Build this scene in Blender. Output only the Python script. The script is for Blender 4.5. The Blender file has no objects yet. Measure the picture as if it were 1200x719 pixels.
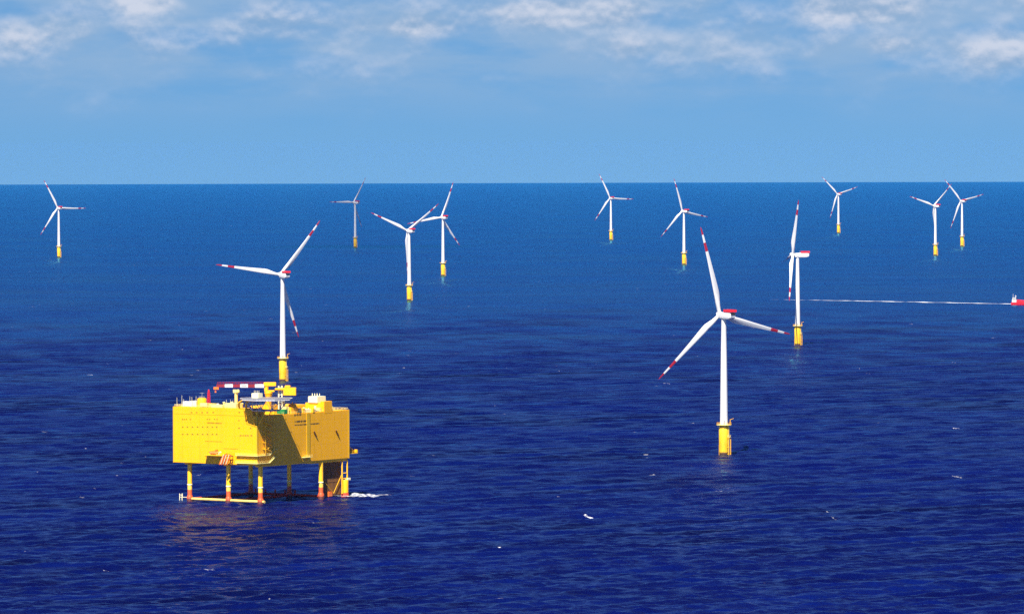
import bpy, bmesh, math, random
import numpy as np
from mathutils import Vector, Matrix, Euler
R = math.radians
random.seed(7)
scene = bpy.context.scene
col = scene.collection

# ------------------------------------------------------------------ camera, sky, sun, exposure
CAM_H = 198.43
EARTH = 7.4e6                      # earth radius with the usual air refraction
cam_d = bpy.data.cameras.new("camera")
cam = bpy.data.objects.new("camera", cam_d)
col.objects.link(cam)
cam.location = (0, 0, CAM_H)
cam_d.sensor_width = 36.0
cam_d.lens = 36.0 * 6347.7 / 1200.0
cam_d.clip_start = 5.0
cam_d.clip_end = 250000.0
cam.rotation_euler = (Matrix.Rotation(R(90 - 1.7285), 3, 'X') @ Matrix.Rotation(R(-0.1589), 3, 'Z')).to_euler()
scene.camera = cam

SUN_EL = 52.0
SUN_DIR = Vector((-0.276, -0.961, 0)).normalized() * math.cos(R(SUN_EL)) + Vector((0, 0, math.sin(R(SUN_EL))))
sun_d = bpy.data.lights.new("sun", 'SUN')
sun_d.energy = 5.0
sun_d.angle = R(0.5)
sun_d.color = (1.0, 0.945, 0.86)
sun = bpy.data.objects.new("sun", sun_d)
col.objects.link(sun)
sun.rotation_euler = SUN_DIR.to_track_quat('Z', 'Y').to_euler()

scene.view_settings.view_transform = 'Standard'
scene.view_settings.look = 'None'
scene.view_settings.exposure = 1.18
scene.view_settings.gamma = 1.0
scene.view_settings.use_curve_mapping = False


class NT:
    """small wrapper round a node tree"""
    def __init__(self, tree):
        self.t = tree
        self.n = tree.nodes
        self.l = tree.links

    def new(self, typ, **kw):
        nd = self.n.new(typ)
        for k, v in kw.items():
            setattr(nd, k, v)
        return nd

    def put(self, sock, v):
        if isinstance(v, bpy.types.NodeSocket):
            self.l.new(v, sock)
        else:
            sock.default_value = v

    def m(self, op, a, b=None, c=None, clamp=False):
        nd = self.new('ShaderNodeMath', operation=op, use_clamp=clamp)
        for i, v in enumerate((a, b, c)):
            if v is not None:
                self.put(nd.inputs[i], v)
        return nd.outputs[0]

    def rng(self, v, a, b, c=0.0, d=1.0, smooth=True):
        nd = self.new('ShaderNodeMapRange')
        nd.interpolation_type = 'SMOOTHSTEP' if smooth else 'LINEAR'
        for i, x in enumerate((v, a, b, c, d)):
            self.put(nd.inputs[i], x)
        return nd.outputs[0]

    def mix(self, f, a, b, blend='MIX'):
        nd = self.new('ShaderNodeMix', data_type='RGBA', blend_type=blend)
        self.put(nd.inputs[0], f)
        self.put(nd.inputs[6], a)
        self.put(nd.inputs[7], b)
        return nd.outputs[2]

    def noise(self, vec, scale, detail=3, rough=0.5, dim='3D', w=None):
        nd = self.new('ShaderNodeTexNoise', noise_dimensions=dim)
        if vec is not None:
            self.l.new(vec, nd.inputs['Vector'])
        nd.inputs['Scale'].default_value = scale
        nd.inputs['Detail'].default_value = detail
        nd.inputs['Roughness'].default_value = rough
        return nd.outputs[0]

    def xyz(self, vec):
        nd = self.new('ShaderNodeSeparateXYZ')
        self.l.new(vec, nd.inputs[0])
        return nd.outputs

    def comb(self, x, y, z):
        nd = self.new('ShaderNodeCombineXYZ')
        for i, v in enumerate((x, y, z)):
            self.put(nd.inputs[i], v)
        return nd.outputs[0]

    def vmul(self, vec, xyz):
        nd = self.new('ShaderNodeVectorMath', operation='MULTIPLY')
        self.l.new(vec, nd.inputs[0])
        nd.inputs[1].default_value = xyz
        return nd.outputs[0]


def c4(r, g, b):
    return (r, g, b, 1.0)


world = bpy.data.worlds.new("World")
scene.world = world
world.use_nodes = True
w = NT(world.node_tree)
w.n.clear()
out = w.new('ShaderNodeOutputWorld')
bg = w.new('ShaderNodeBackground')
bg.inputs[1].default_value = 0.05
tc = w.new('ShaderNodeTexCoord')
dx, dy, dz = w.xyz(tc.outputs['Generated'])
sky = w.new('ShaderNodeTexSky', sky_type='NISHITA')
sky.sun_disc = False
sky.sun_elevation = R(SUN_EL)
sky.sun_rotation = math.atan2(SUN_DIR.x, SUN_DIR.y)
sky.altitude = 200
sky.air_density = 1.0
sky.dust_density = 0.15
sky.ozone_density = 6.0
# the clear band over the sea is looked up a few degrees higher in the sky model
zz = w.m('ADD', w.m('MULTIPLY', w.m('MAXIMUM', dz, -0.02), 0.95), 0.13)
w.l.new(w.comb(dx, dy, zz), sky.inputs[0])
az = w.m('MULTIPLY', w.m('ARCTAN2', dx, dy), 180 / math.pi)
el = w.m('MULTIPLY', w.m('ARCSINE', dz), 180 / math.pi)
cv = w.comb(az, w.m('MULTIPLY', el, 1.45), 5.3)
cv_up = w.comb(az, w.m('MULTIPLY', w.m('ADD', el, 0.06), 1.45), 5.3)   # same clouds sampled a little higher: gives lit tops
n1 = w.noise(cv, 1.15, 6, 0.51)
n1u = w.noise(cv_up, 1.15, 6, 0.51)
n2 = w.noise(w.comb(w.m('MULTIPLY', az, 0.55), w.m('MULTIPLY', el, 2.3), 9.1), 1.0, 5, 0.55)
# cumulus banks: azimuth, elevation, half widths (degrees), weight
banks = [(-3.85, 1.52, 0.32, 0.14, 0.46), (-5.1, 1.15, 0.45, 0.22, 0.17), (0.55, 1.38, 0.75, 0.14, 0.40),
         (-1.0, 1.22, 0.55, 0.10, 0.22), (3.6, 1.42, 0.50, 0.18, 0.44), (5.2, 0.95, 0.6, 0.22, 0.24),
         (1.15, 0.98, 0.25, 0.12, 0.08), (-2.6, 1.2, 0.9, 0.22, 0.12), (3.95, 1.02, 0.28, 0.12, 0.18),
         (5.0, 1.5, 0.7, 0.2, 0.15), (2.7, 1.05, 0.4, 0.2, 0.10)]
tot = None
for (a0, e0, sa, se, wt) in banks:
    q = w.m('ADD', w.m('POWER', w.m('DIVIDE', w.m('SUBTRACT', az, a0), sa), 2.0),
            w.m('POWER', w.m('DIVIDE', w.m('SUBTRACT', el, e0), se), 2.0))
    gsn = w.m('MULTIPLY', w.m('EXPONENT', w.m('MULTIPLY', q, -1.0)), wt)
    tot = gsn if tot is None else w.m('ADD', tot, gsn)
height = w.rng(el, 0.0, 1.15)
high_fade = w.rng(el, 3.0, 14.0, 1.0, 0.15)
veil = w.m('MULTIPLY', w.m('MULTIPLY', w.rng(n2, 0.30, 0.62), height), high_fade)
dens = w.m('ADD', w.m('MULTIPLY_ADD', n1, 0.75, 0.125), w.m('ADD', w.m('MULTIPLY', tot, 1.1), w.m('MULTIPLY', height, 0.10)))
puff = w.m('MULTIPLY', w.m('MULTIPLY', w.rng(dens, 0.51, 0.88), height), high_fade)
densu = w.m('ADD', w.m('MULTIPLY_ADD', n1u, 0.75, 0.125), w.m('ADD', w.m('MULTIPLY', tot, 1.1), w.m('MULTIPLY', height, 0.10)))
lit = w.rng(w.m('SUBTRACT', dens, densu), -0.06, 0.07)
CL = 7.2
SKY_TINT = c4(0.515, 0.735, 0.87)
MID_TINT = c4(0.32, 1.08, 1.52)      # sky band above the frame, brightened so the far sea mirrors more
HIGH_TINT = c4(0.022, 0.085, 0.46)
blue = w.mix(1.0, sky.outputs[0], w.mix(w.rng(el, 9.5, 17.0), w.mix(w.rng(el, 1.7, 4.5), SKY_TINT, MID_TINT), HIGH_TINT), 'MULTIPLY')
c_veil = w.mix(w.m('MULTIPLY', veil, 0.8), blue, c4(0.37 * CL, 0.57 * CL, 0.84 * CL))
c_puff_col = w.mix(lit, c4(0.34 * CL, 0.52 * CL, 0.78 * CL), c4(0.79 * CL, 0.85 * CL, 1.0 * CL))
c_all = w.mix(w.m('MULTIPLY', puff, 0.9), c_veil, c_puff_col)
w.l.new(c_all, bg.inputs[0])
w.l.new(bg.outputs[0], out.inputs[0])

scene.cycles.max_bounces = 6
scene.cycles.diffuse_bounces = 2
scene.cycles.glossy_bounces = 3
scene.cycles.transparent_max_bounces = 8
scene.cycles.volume_bounces = 0
scene.cycles.use_denoising = False


# ------------------------------------------------------------------ materials
def mat(name):
    m = bpy.data.materials.new(name)
    m.use_nodes = True
    t = NT(m.node_tree)
    t.n.clear()
    o = t.new('ShaderNodeOutputMaterial')
    p = t.new('ShaderNodeBsdfPrincipled')
    t.l.new(p.outputs[0], o.inputs[0])
    return m, t, p


def paint(name, rgb, rough=0.45, dirt=0.18, dirt_rgb=None, scale=0.4, streak=True, metal=0.0, seams=0.0):
    m, t, p = mat(name)
    tcn = t.new('ShaderNodeTexCoord').outputs['Object']
    v = t.vmul(tcn, (1.0, 1.0, 0.15)) if streak else tcn
    n = t.noise(v, scale, 5, 0.6)
    f = t.m('MULTIPLY', t.rng(n, 0.42, 0.75), dirt)
    dr = dirt_rgb or tuple(x * 0.45 for x in rgb)
    c = t.mix(f, c4(*rgb), c4(*dr))
    if seams:
        x, y, z = t.xyz(tcn)
        s = t.m('ADD', x, y)
        l1 = t.m('LESS_THAN', t.m('ABSOLUTE', t.m('SUBTRACT', t.m('FRACT', t.m('DIVIDE', s, 6.2)), 0.5)), 0.028)
        l2 = t.m('LESS_THAN', t.m('ABSOLUTE', t.m('SUBTRACT', t.m('FRACT', t.m('DIVIDE', z, 6.85)), 0.5)), 0.020)
        c = t.mix(t.m('MULTIPLY', t.m('MAXIMUM', l1, l2), seams), c, c4(*dr))
        # every welded panel takes paint a little differently
        cell = t.new('ShaderNodeTexWhiteNoise', noise_dimensions='2D')
        t.l.new(t.comb(t.m('FLOOR', t.m('ADD', t.m('DIVIDE', s, 6.2), 0.5)), t.m('FLOOR', t.m('ADD', t.m('DIVIDE', z, 6.85), 0.5)), 0.0), cell.inputs['Vector'])
        c = t.mix(t.m('MULTIPLY', cell.outputs[0], 0.10), c, c4(*dr))
    t.l.new(c, p.inputs['Base Color'])
    p.inputs['Roughness'].default_value = rough
    p.inputs['Metallic'].default_value = metal
    p.inputs['Specular IOR Level'].default_value = 0.28
    return m


M = {}
M['white'] = paint('white_paint', (0.60, 0.60, 0.595), 0.42, 0.12, (0.45, 0.44, 0.40), 0.25)
M['hull_yellow'] = paint('hull_yellow_paint', (0.86, 0.405, 0.001), 0.5, 0.30, (0.55, 0.27, 0.010), 0.22, seams=0.38)
M['yellow'] = paint('yellow_paint', (0.84, 0.44, 0.008), 0.45, 0.2, (0.50, 0.25, 0.012), 0.5)
M['pale_yellow'] = paint('pale_yellow_paint', (0.80, 0.66, 0.22), 0.5, 0.2, (0.5, 0.36, 0.12), 0.6)
M['beam'] = paint('weathered_beam_yellow', (0.72, 0.50, 0.13), 0.5, 0.45, (0.3, 0.14, 0.04), 0.6)
M['cream'] = paint('cream_paint', (0.80, 0.74, 0.46), 0.5, 0.2, None, 0.6)
M['red'] = paint('red_paint', (0.62, 0.018, 0.030), 0.45, 0.2, (0.30, 0.012, 0.02), 0.6)
M['boom_red'] = paint('boom_dark_red_paint', (0.22, 0.014, 0.026), 0.5, 0.4, (0.12, 0.02, 0.015), 0.6)
M['boot_red'] = paint('boot_red_paint', (0.50, 0.050, 0.018), 0.55, 0.5, (0.16, 0.03, 0.015), 0.5, streak=False)
M['orange'] = paint('orange_gelcoat', (0.78, 0.16, 0.02), 0.35, 0.15, None, 0.8)
M['green'] = paint('green_container_paint', (0.02, 0.20, 0.06), 0.5, 0.2, None, 0.8)
M['truss'] = paint('pale_truss_aluminium', (0.50, 0.50, 0.52), 0.45, 0.2, None, 0.8, metal=0.2)
M['aluminium'] = paint('aluminium', (0.22, 0.23, 0.27), 0.45, 0.25, (0.3, 0.3, 0.32), 0.8, metal=0.35)
M['grey'] = paint('grey_steel', (0.30, 0.30, 0.31), 0.55, 0.3, None, 0.8)
M['dark'] = paint('dark_opening', (0.018, 0.016, 0.015), 0.6, 0.2, None, 1.0)
M['rust'] = paint('rusty_brown_steel', (0.17, 0.075, 0.018), 0.7, 0.5, (0.04, 0.018, 0.012), 0.6)
M['slot'] = paint('window_tint', (0.22, 0.16, 0.012), 0.25, 0.2, None, 1.0)
M['letter'] = paint('dark_lettering', (0.06, 0.05, 0.03), 0.5, 0.1, None, 1.0)


def turbine_base_mat():
    m, t, p = mat('transition_yellow_paint')
    tcn = t.new('ShaderNodeTexCoord').outputs['Object']
    x, y, z = t.xyz(tcn)
    n = t.noise(t.vmul(tcn, (1, 1, .2)), 0.7, 5, 0.6)
    c = t.mix(t.m('MULTIPLY', t.rng(n, 0.4, 0.75), 0.25), c4(0.84, 0.50, 0.012), c4(0.5, 0.24, 0.015))
    edge = t.m('ADD', z, t.m('MULTIPLY', t.noise(tcn, 0.9, 4, 0.6), 2.0))
    g = t.rng(edge, 2.2, 3.4, 1.0, 0.0)
    c = t.mix(g, c, c4(0.07, 0.035, 0.02))
    t.l.new(c, p.inputs['Base Color'])
    p.inputs['Roughness'].default_value = 0.5
    return m


ROTOR = 58.3


def blade_mat():
    m, t, p = mat('blade_white_with_red_bands')
    tcn = t.new('ShaderNodeTexCoord').outputs['Object']
    z = t.m('DIVIDE', t.xyz(tcn)[2], ROTOR)
    band = t.m('MULTIPLY', t.m('GREATER_THAN', z, 0.72), t.m('LESS_THAN', z, 0.82))
    tip = t.m('GREATER_THAN', z, 0.91)
    f = t.m('MAXIMUM', band, tip)
    n = t.noise(tcn, 0.35, 4, 0.6)
    wht = t.mix(t.m('MULTIPLY', t.rng(n, 0.45, 0.8), 0.14), c4(0.60, 0.60, 0.595), c4(0.5, 0.49, 0.46))
    t.l.new(t.mix(f, wht, c4(0.33, 0.014, 0.030)), p.inputs['Base Color'])
    p.inputs['Roughness'].default_value = 0.38
    return m


M['base'] = turbine_base_mat()
M['blade'] = blade_mat()


def platform_leg_mat():
    m, t, p = mat('platform_leg_paint')
    tcn = t.new('ShaderNodeTexCoord').outputs['Object']
    z = t.xyz(tcn)[2]
    n = t.noise(tcn, 0.8, 4, 0.6)
    z2 = t.m('ADD', z, t.m('MULTIPLY', n, 1.2))
    c = t.mix(t.rng(z, 8.9, 9.3), c4(0.80, 0.52, 0.07), c4(0.84, 0.46, 0.008))
    c = t.mix(t.rng(z2, 6.9, 7.6), c4(0.58, 0.085, 0.018), c)
    c = t.mix(t.rng(z2, 1.8, 2.8), c4(0.10, 0.025, 0.015), c)
    c = t.mix(t.m('MULTIPLY', t.rng(n, 0.5, 0.75), 0.25), c, c4(0.25, 0.11, 0.02))
    t.l.new(c, p.inputs['Base Color'])
    p.inputs['Roughness'].default_value = 0.5
    return m


M['leg'] = platform_leg_mat()


# ------------------------------------------------------------------ mesh helpers
class MB:
    def __init__(self):
        self.v = []
        self.f = []
        self.parts = []

    def add(self, vs, fs):
        vs = list(vs)
        self.parts.append((vs, fs))
        o = len(self.v)
        self.v += [tuple(x) for x in vs]
        self.f += [tuple(i + o for i in q) for q in fs]

    def box(self, x0, x1, y0, y1, z0, z1):
        x0, x1 = min(x0, x1), max(x0, x1)
        y0, y1 = min(y0, y1), max(y0, y1)
        z0, z1 = min(z0, z1), max(z0, z1)
        self.add([(x0, y0, z0), (x1, y0, z0), (x1, y1, z0), (x0, y1, z0), (x0, y0, z1), (x1, y0, z1), (x1, y1, z1), (x0, y1, z1)],
                 [(3, 2, 1, 0), (4, 5, 6, 7), (0, 1, 5, 4), (1, 2, 6, 5), (2, 3, 7, 6), (3, 0, 4, 7)])
        return self

    def tube(self, p0, p1, r0, r1=None, n=12, caps=True):
        r1 = r0 if r1 is None else r1
        p0, p1 = Vector(p0), Vector(p1)
        q = (p1 - p0).to_track_quat('Z', 'Y')
        vs = []
        for p, r in ((p0, r0), (p1, r1)):
            for i in range(n):
                a = 2 * math.pi * i / n
                vs.append(p + q @ Vector((r * math.cos(a), r * math.sin(a), 0)))
        fs = [(i, (i + 1) % n, n + (i + 1) % n, n + i) for i in range(n)]
        if caps:
            fs += [tuple(range(n - 1, -1, -1)), tuple(range(n, 2 * n))]
        self.add(vs, fs)
        return self

    def bar(self, p0, p1, wdt, hgt=None):
        """square bar"""
        return self.tube(p0, p1, wdt * 0.7071, n=4)

    def lathe(self, prof, n=24, center=(0, 0)):
        vs, fs = [], []
        for (r, z) in prof:
            for i in range(n):
                a = 2 * math.pi * i / n
                vs.append((center[0] + r * math.cos(a), center[1] + r * math.sin(a), z))
        for k in range(len(prof) - 1):
            for i in range(n):
                j = (i + 1) % n
                fs.append((k * n + i, k * n + j, (k + 1) * n + j, (k + 1) * n + i))
        fs.append(tuple(range(n - 1, -1, -1)))
        fs.append(tuple(range((len(prof) - 1) * n, len(prof) * n)))
        self.add(vs, fs)
        return self

    def prism(self, poly, z0, z1):
        n = len(poly)
        a = sum(poly[i][0] * poly[(i + 1) % n][1] - poly[(i + 1) % n][0] * poly[i][1] for i in range(n))
        if a < 0:
            poly = poly[::-1]
        self.add([(x, y, z0) for x, y in poly] + [(x, y, z1) for x, y in poly],
                 [tuple(range(n - 1, -1, -1)), tuple(range(n, 2 * n))] + [(i, (i + 1) % n, n + (i + 1) % n, n + i) for i in range(n)])
        return self

    def extrude(self, poly, axis, a0, a1):
        """polygon in the plane across the axis (x: poly is y,z / y: poly is x,z) carried from a0 to a1"""
        n = len(poly)
        if axis == 'x':
            vs = [(a0, p, q) for p, q in poly] + [(a1, p, q) for p, q in poly]
        else:
            vs = [(p, a0, q) for p, q in poly] + [(p, a1, q) for p, q in poly]
        self.add(vs, [tuple(range(n - 1, -1, -1)), tuple(range(n, 2 * n))] + [(i, (i + 1) % n, n + (i + 1) % n, n + i) for i in range(n)])
        return self

    def rails(self, pts, h=1.15, closed=False, post=2.0, r=0.05):
        pts = [Vector(p) for p in pts]
        segs = list(zip(pts, pts[1:] + ([pts[0]] if closed else [])))
        if not closed:
            segs = segs[:len(pts) - 1]
        up = Vector((0, 0, h))
        for a, b in segs:
            for k in (1.0, 0.55):
                self.tube(a + up * k, b + up * k, r, n=5)
            nn = max(1, int((b - a).length / post))
            for i in range(nn + 1):
                p = a.lerp(b, i / nn)
                self.tube(p, p + up, r, n=5)
        return self

    def build_each(self, name, material, parent=None, **kw):
        for vs, fs in self.parts:
            q = MB()
            q.add(vs, fs)
            q.build(name, material, parent, **kw)

    def build(self, name, material, parent=None, bevel=0.0, sharp=35, fix=True):
        me = bpy.data.meshes.new(name)
        me.from_pydata(self.v, [], self.f)
        bm = bmesh.new()
        bm.from_mesh(me)
        if fix:
            bmesh.ops.recalc_face_normals(bm, faces=bm.faces)
        if bevel:
            es = [e for e in bm.edges if len(e.link_faces) == 2 and e.calc_face_angle(0) > 0.6]
            bmesh.ops.bevel(bm, geom=es, offset=bevel, segments=2, affect='EDGES', clamp_overlap=True)
        bm.to_mesh(me)
        bm.free()
        me.materials.append(material)
        for p in me.polygons:
            p.use_smooth = True
        me.set_sharp_from_angle(angle=R(sharp))
        o = bpy.data.objects.new(name, me)
        col.objects.link(o)
        if parent is not None:
            o.parent = parent
        return o


def tag(o, label=None, cat=None, group=None, kind=None):
    if label:
        o['label'] = label
    if cat:
        o['category'] = cat
    if group:
        o['group'] = group
    if kind:
        o['kind'] = kind
    return o


def empty(name, loc, rz=0.0, label=None, cat=None, group=None):
    o = bpy.data.objects.new(name, None)
    o.empty_display_size = 2
    col.objects.link(o)
    o.location = loc
    o.rotation_euler = (0, 0, rz)
    return tag(o, label, cat, group)


def curv(x, y):
    return -(x * x + y * y) / (2 * EARTH)


# ------------------------------------------------------------------ the sea
rng = np.random.default_rng(11)
WIND = math.atan2(-0.86, 0.50)               # the wind blows towards the viewer and to the right
NW = 96
wl = np.exp(rng.uniform(math.log(6.5), math.log(42), NW))
wa = WIND + rng.normal(0, 0.38, NW)
wk = 2 * math.pi / wl
wamp = 0.0120 * wl ** 0.70 * rng.uniform(0.5, 1.4, NW)
wph = rng.uniform(0, 2 * math.pi, NW)


def wave(x, y, spacing):
    """height of the swell; waves shorter than the local mesh spacing can carry fade out"""
    z = np.zeros_like(x)
    for i in range(NW):
        ph = wk[i] * (x * math.cos(wa[i]) + y * math.sin(wa[i])) + wph[i]
        fade = np.clip((wl[i] / spacing - 2.2) / 2.0, 0, 1)
        s = np.sin(ph)
        z += wamp[i] * fade * (s + 0.22 * np.cos(2 * ph))
    return z


def sea_spacing(d):
    return np.maximum(1.2, d * d / (3.2 * 5417 * CAM_H))


def build_sea():
    fine = np.radians(np.arange(-7.2, 7.2001, 0.016))
    coarse = np.radians(np.concatenate([np.arange(8, 20, 1.5), np.arange(20, 340, 5), np.arange(340, 352.6, 1.5)]))
    ang = np.concatenate([fine, coarse])
    isfine = np.concatenate([np.ones(len(fine)), np.zeros(len(coarse))])
    isfine[:15] = np.linspace(0, 1, 15)
    isfine[len(fine) - 15:len(fine)] = np.linspace(1, 0, 15)
    rows = [1.0, 60, 250, 600, 1100, 1600, 1900, 2080]
    d = 2140.0
    while d < 57000:
        rows.append(d)
        d += float(sea_spacing(np.array(d)))
    rows = np.array(rows)
    A, D = np.meshgrid(ang, rows)
    X = D * np.sin(A)
    Y = D * np.cos(A)
    F = np.meshgrid(isfine, rows)[0] * np.clip((D - 2140) / 60, 0, 1)
    SP = np.maximum(sea_spacing(D), D * math.radians(0.016))
    Z = curv(X, Y) + wave(X, Y, SP) * F
    nr, na = len(rows), len(ang)
    co = np.stack([X, Y, Z], -1).reshape(-1, 3).astype(np.float32)
    i = np.arange(nr - 1)[:, None] * na
    j = np.arange(na)[None, :]
    j2 = (j + 1) % na
    q = np.stack([i + j, i + na + j, i + na + j2, i + j2], -1).reshape(-1, 4)
    me = bpy.data.meshes.new('sea')
    me.vertices.add(len(co))
    me.vertices.foreach_set('co', co.ravel())
    me.loops.add(q.size)
    me.loops.foreach_set('vertex_index', q.ravel().astype(np.int32))
    me.polygons.add(len(q))
    me.polygons.foreach_set('loop_start', np.arange(0, q.size, 4, dtype=np.int32))
    me.polygons.foreach_set('use_smooth', np.ones(len(q), dtype=bool))
    me.update(calc_edges=True)
    # face upwards
    if me.polygons[len(q) // 2].normal.z < 0:
        me.flip_normals()
    o = bpy.data.objects.new('sea', me)
    col.objects.link(o)
    return o, len(rows)


def sea_mat():
    m, t, p = mat('sea_water')
    tcn = t.new('ShaderNodeTexCoord').outputs['Object']
    x, y, z = t.xyz(tcn)
    ca, sa = math.cos(WIND), math.sin(WIND)
    along = t.m('ADD', t.m('MULTIPLY', x, ca), t.m('MULTIPLY', y, sa))
    across = t.m('ADD', t.m('MULTIPLY', x, -sa), t.m('MULTIPLY', y, ca))
    wv = t.comb(along, t.m('MULTIPLY', across, 0.5), 0.0)        # wind waves: long crests
    big = t.noise(wv, 0.035, 3, 0.55)
    mid = t.noise(wv, 0.12, 4, 0.6)
    small = t.noise(wv, 0.55, 3, 0.6)
    h = t.m('ADD', t.m('ADD', t.m('MULTIPLY', big, 4.0), t.m('MULTIPLY', mid, 2.6)), t.m('MULTIPLY', small, 1.05))
    # gusts: patches of rougher and smoother water hundreds of metres wide
    gust = t.noise(t.comb(t.m('MULTIPLY', x, 0.6), y, 0.0), 0.0042, 4, 0.55)
    bump = t.new('ShaderNodeBump')
    t.put(bump.inputs['Strength'], t.rng(gust, 0.36, 0.64, 0.36, 0.85))
    bump.inputs['Distance'].default_value = 1.0
    t.l.new(h, bump.inputs['Height'])
    body = t.mix(t.rng(gust, 0.3, 0.7), c4(0.0006, 0.0007, 0.019), c4(0.0010, 0.0026, 0.056))
    streak = t.rng(t.noise(t.comb(t.m('MULTIPLY', across, 0.25), along, 2.0), 0.03, 4, 0.62), 0.35, 0.70)
    body = t.mix(t.m('MULTIPLY', streak, 0.75), body, c4(0.0011, 0.0062, 0.086))
    # whitecaps: one candidate per cell, most of them too weak to break
    vo = t.new('ShaderNodeTexVoronoi', voronoi_dimensions='2D', feature='F1')
    vo.inputs['Scale'].default_value = 1 / 34.0
    dn = t.new('ShaderNodeTexNoise', noise_dimensions='2D')
    t.l.new(tcn, dn.inputs['Vector'])
    dn.inputs['Scale'].default_value = 0.22
    dn.inputs['Detail'].default_value = 3
    dd = t.new('ShaderNodeVectorMath', operation='MULTIPLY_ADD')
    t.l.new(dn.outputs['Color'], dd.inputs[0])
    dd.inputs[1].default_value = (7, 7, 0)
    t.l.new(t.comb(t.m('MULTIPLY', x, 0.75), t.m('MULTIPLY', y, 0.8), 0.0), dd.inputs[2])
    t.l.new(dd.outputs[0], vo.inputs['Vector'])
    rnd = t.new('ShaderNodeSeparateColor')
    t.l.new(vo.outputs['Color'], rnd.inputs[0])
    size = t.m('MULTIPLY', t.m('POWER', rnd.outputs[0], 2.2), 0.044)
    cap = t.rng(t.m('SUBTRACT', size, vo.outputs['Distance']), 0.0, 0.03)
    cap = t.m('MULTIPLY', cap, t.rng(rnd.outputs[1], 0.35, 1.0, 0.0, 0.95, False))
    cap = t.m('MULTIPLY', cap, t.rng(t.noise(tcn, 0.9, 3, 0.6), 0.40, 0.58))
    c = t.mix(cap, body, c4(0.80, 0.82, 0.84))
    t.n.remove(p)
    o = [n_ for n_ in t.n if n_.type == 'OUTPUT_MATERIAL'][0]
    df = t.new('ShaderNodeBsdfDiffuse')
    t.l.new(c, df.inputs[0])
    t.l.new(bump.outputs[0], df.inputs['Normal'])
    gl = t.new('ShaderNodeBsdfGlossy')
    gl.inputs['Roughness'].default_value = 0.22
    t.l.new(bump.outputs[0], gl.inputs['Normal'])
    gl.inputs['Color'].default_value = c4(0.36, 0.40, 0.60)
    fr = t.new('ShaderNodeFresnel')
    fr.inputs['IOR'].default_value = 1.33
    t.l.new(bump.outputs[0], fr.inputs['Normal'])
    nocap = t.m('SUBTRACT', 1.0, cap)
    fac = t.m('MULTIPLY', t.m('MULTIPLY', fr.outputs[0], 1.35), nocap)
    flat = t.new('ShaderNodeFresnel')
    flat.inputs['IOR'].default_value = 1.33
    t.l.new(t.comb(0.0, 0.0, 1.0), flat.inputs['Normal'])
    fac = t.m('MULTIPLY', fac, t.m('SUBTRACT', 1.0, t.m('POWER', flat.outputs[0], 2.5)))
    ms = t.new('ShaderNodeMixShader')
    t.l.new(fac, ms.inputs[0])
    t.l.new(df.outputs[0], ms.inputs[1])
    t.l.new(gl.outputs[0], ms.inputs[2])
    # towards the horizon only the wave faces that mirror the low sky stay in sight
    fg = t.new('ShaderNodeFresnel')
    fg.inputs['IOR'].default_value = 1.33
    gz = t.new('ShaderNodeBsdfGlossy')
    gz.inputs['Color'].default_value = c4(0.20, 0.84, 1.0)
    gz.inputs['Roughness'].default_value = 0.09
    soft = t.new('ShaderNodeBump')
    soft.inputs['Strength'].default_value = 0.12
    soft.inputs['Distance'].default_value = 1.0
    t.l.new(h, soft.inputs['Height'])
    t.l.new(soft.outputs[0], fg.inputs['Normal'])
    # on a rough sea one sees mostly the wave faces that lean towards the viewer
    geo = t.new('ShaderNodeNewGeometry')
    ix, iy, iz = t.xyz(geo.outputs['Incoming'])
    vn = t.new('ShaderNodeVectorMath', operation='NORMALIZE')
    t.l.new(t.comb(t.m('MULTIPLY', ix, 0.085), t.m('MULTIPLY', iy, 0.085), 1.0), vn.inputs[0])
    t.l.new(vn.outputs[0], gz.inputs['Normal'])
    swell = t.rng(t.noise(t.comb(along, t.m('MULTIPLY', across, 0.6), 5.0), 0.007, 5, 0.65), 0.33, 0.67, 0.70, 1.12)
    far = t.m('MINIMUM', t.m('MULTIPLY', t.m('MULTIPLY', t.m('MULTIPLY', t.m('POWER', fg.outputs[0], 25.0), 4.0), nocap), swell), 1.0)
    mf = t.new('ShaderNodeMixShader')
    t.l.new(far, mf.inputs[0])
    t.l.new(ms.outputs[0], mf.inputs[1])
    t.l.new(gz.outputs[0], mf.inputs[2])
    t.l.new(mf.outputs[0], o.inputs[0])
    return m


sea, _n = build_sea()
sea.data.materials.append(sea_mat())
tag(sea, 'deep blue choppy open sea reaching to the horizon', 'sea', kind='structure')


# ------------------------------------------------------------------ haze
hz = MB().box(-60000, 60000, -60000, 60000, curv(57000, 0) - 3, CAM_H + 12)
hm = bpy.data.materials.new('sea_haze')
hm.use_nodes = True
ht = NT(hm.node_tree)
ht.n.clear()
ho = ht.new('ShaderNodeOutputMaterial')
hv = ht.new('ShaderNodeVolumePrincipled')
hv.inputs['Color'].default_value = c4(0.040, 0.165, 0.57)
hv.inputs['Absorption Color'].default_value = c4(0.636, 0.557, 0.5)
hv.inputs['Density'].default_value = 0.85e-5
hv.inputs['Anisotropy'].default_value = 0.0
ht.l.new(hv.outputs[0], ho.inputs['Volume'])
haze = hz.build('haze', hm)
tag(haze, 'thin pale blue sea air over the whole sea', 'haze', kind='stuff')


# ------------------------------------------------------------------ wind turbines
HUB_Z, OVER, TT = 89.0, 5.0, 19.1
TILT, CONE = R(6.5), R(1.6)


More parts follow.
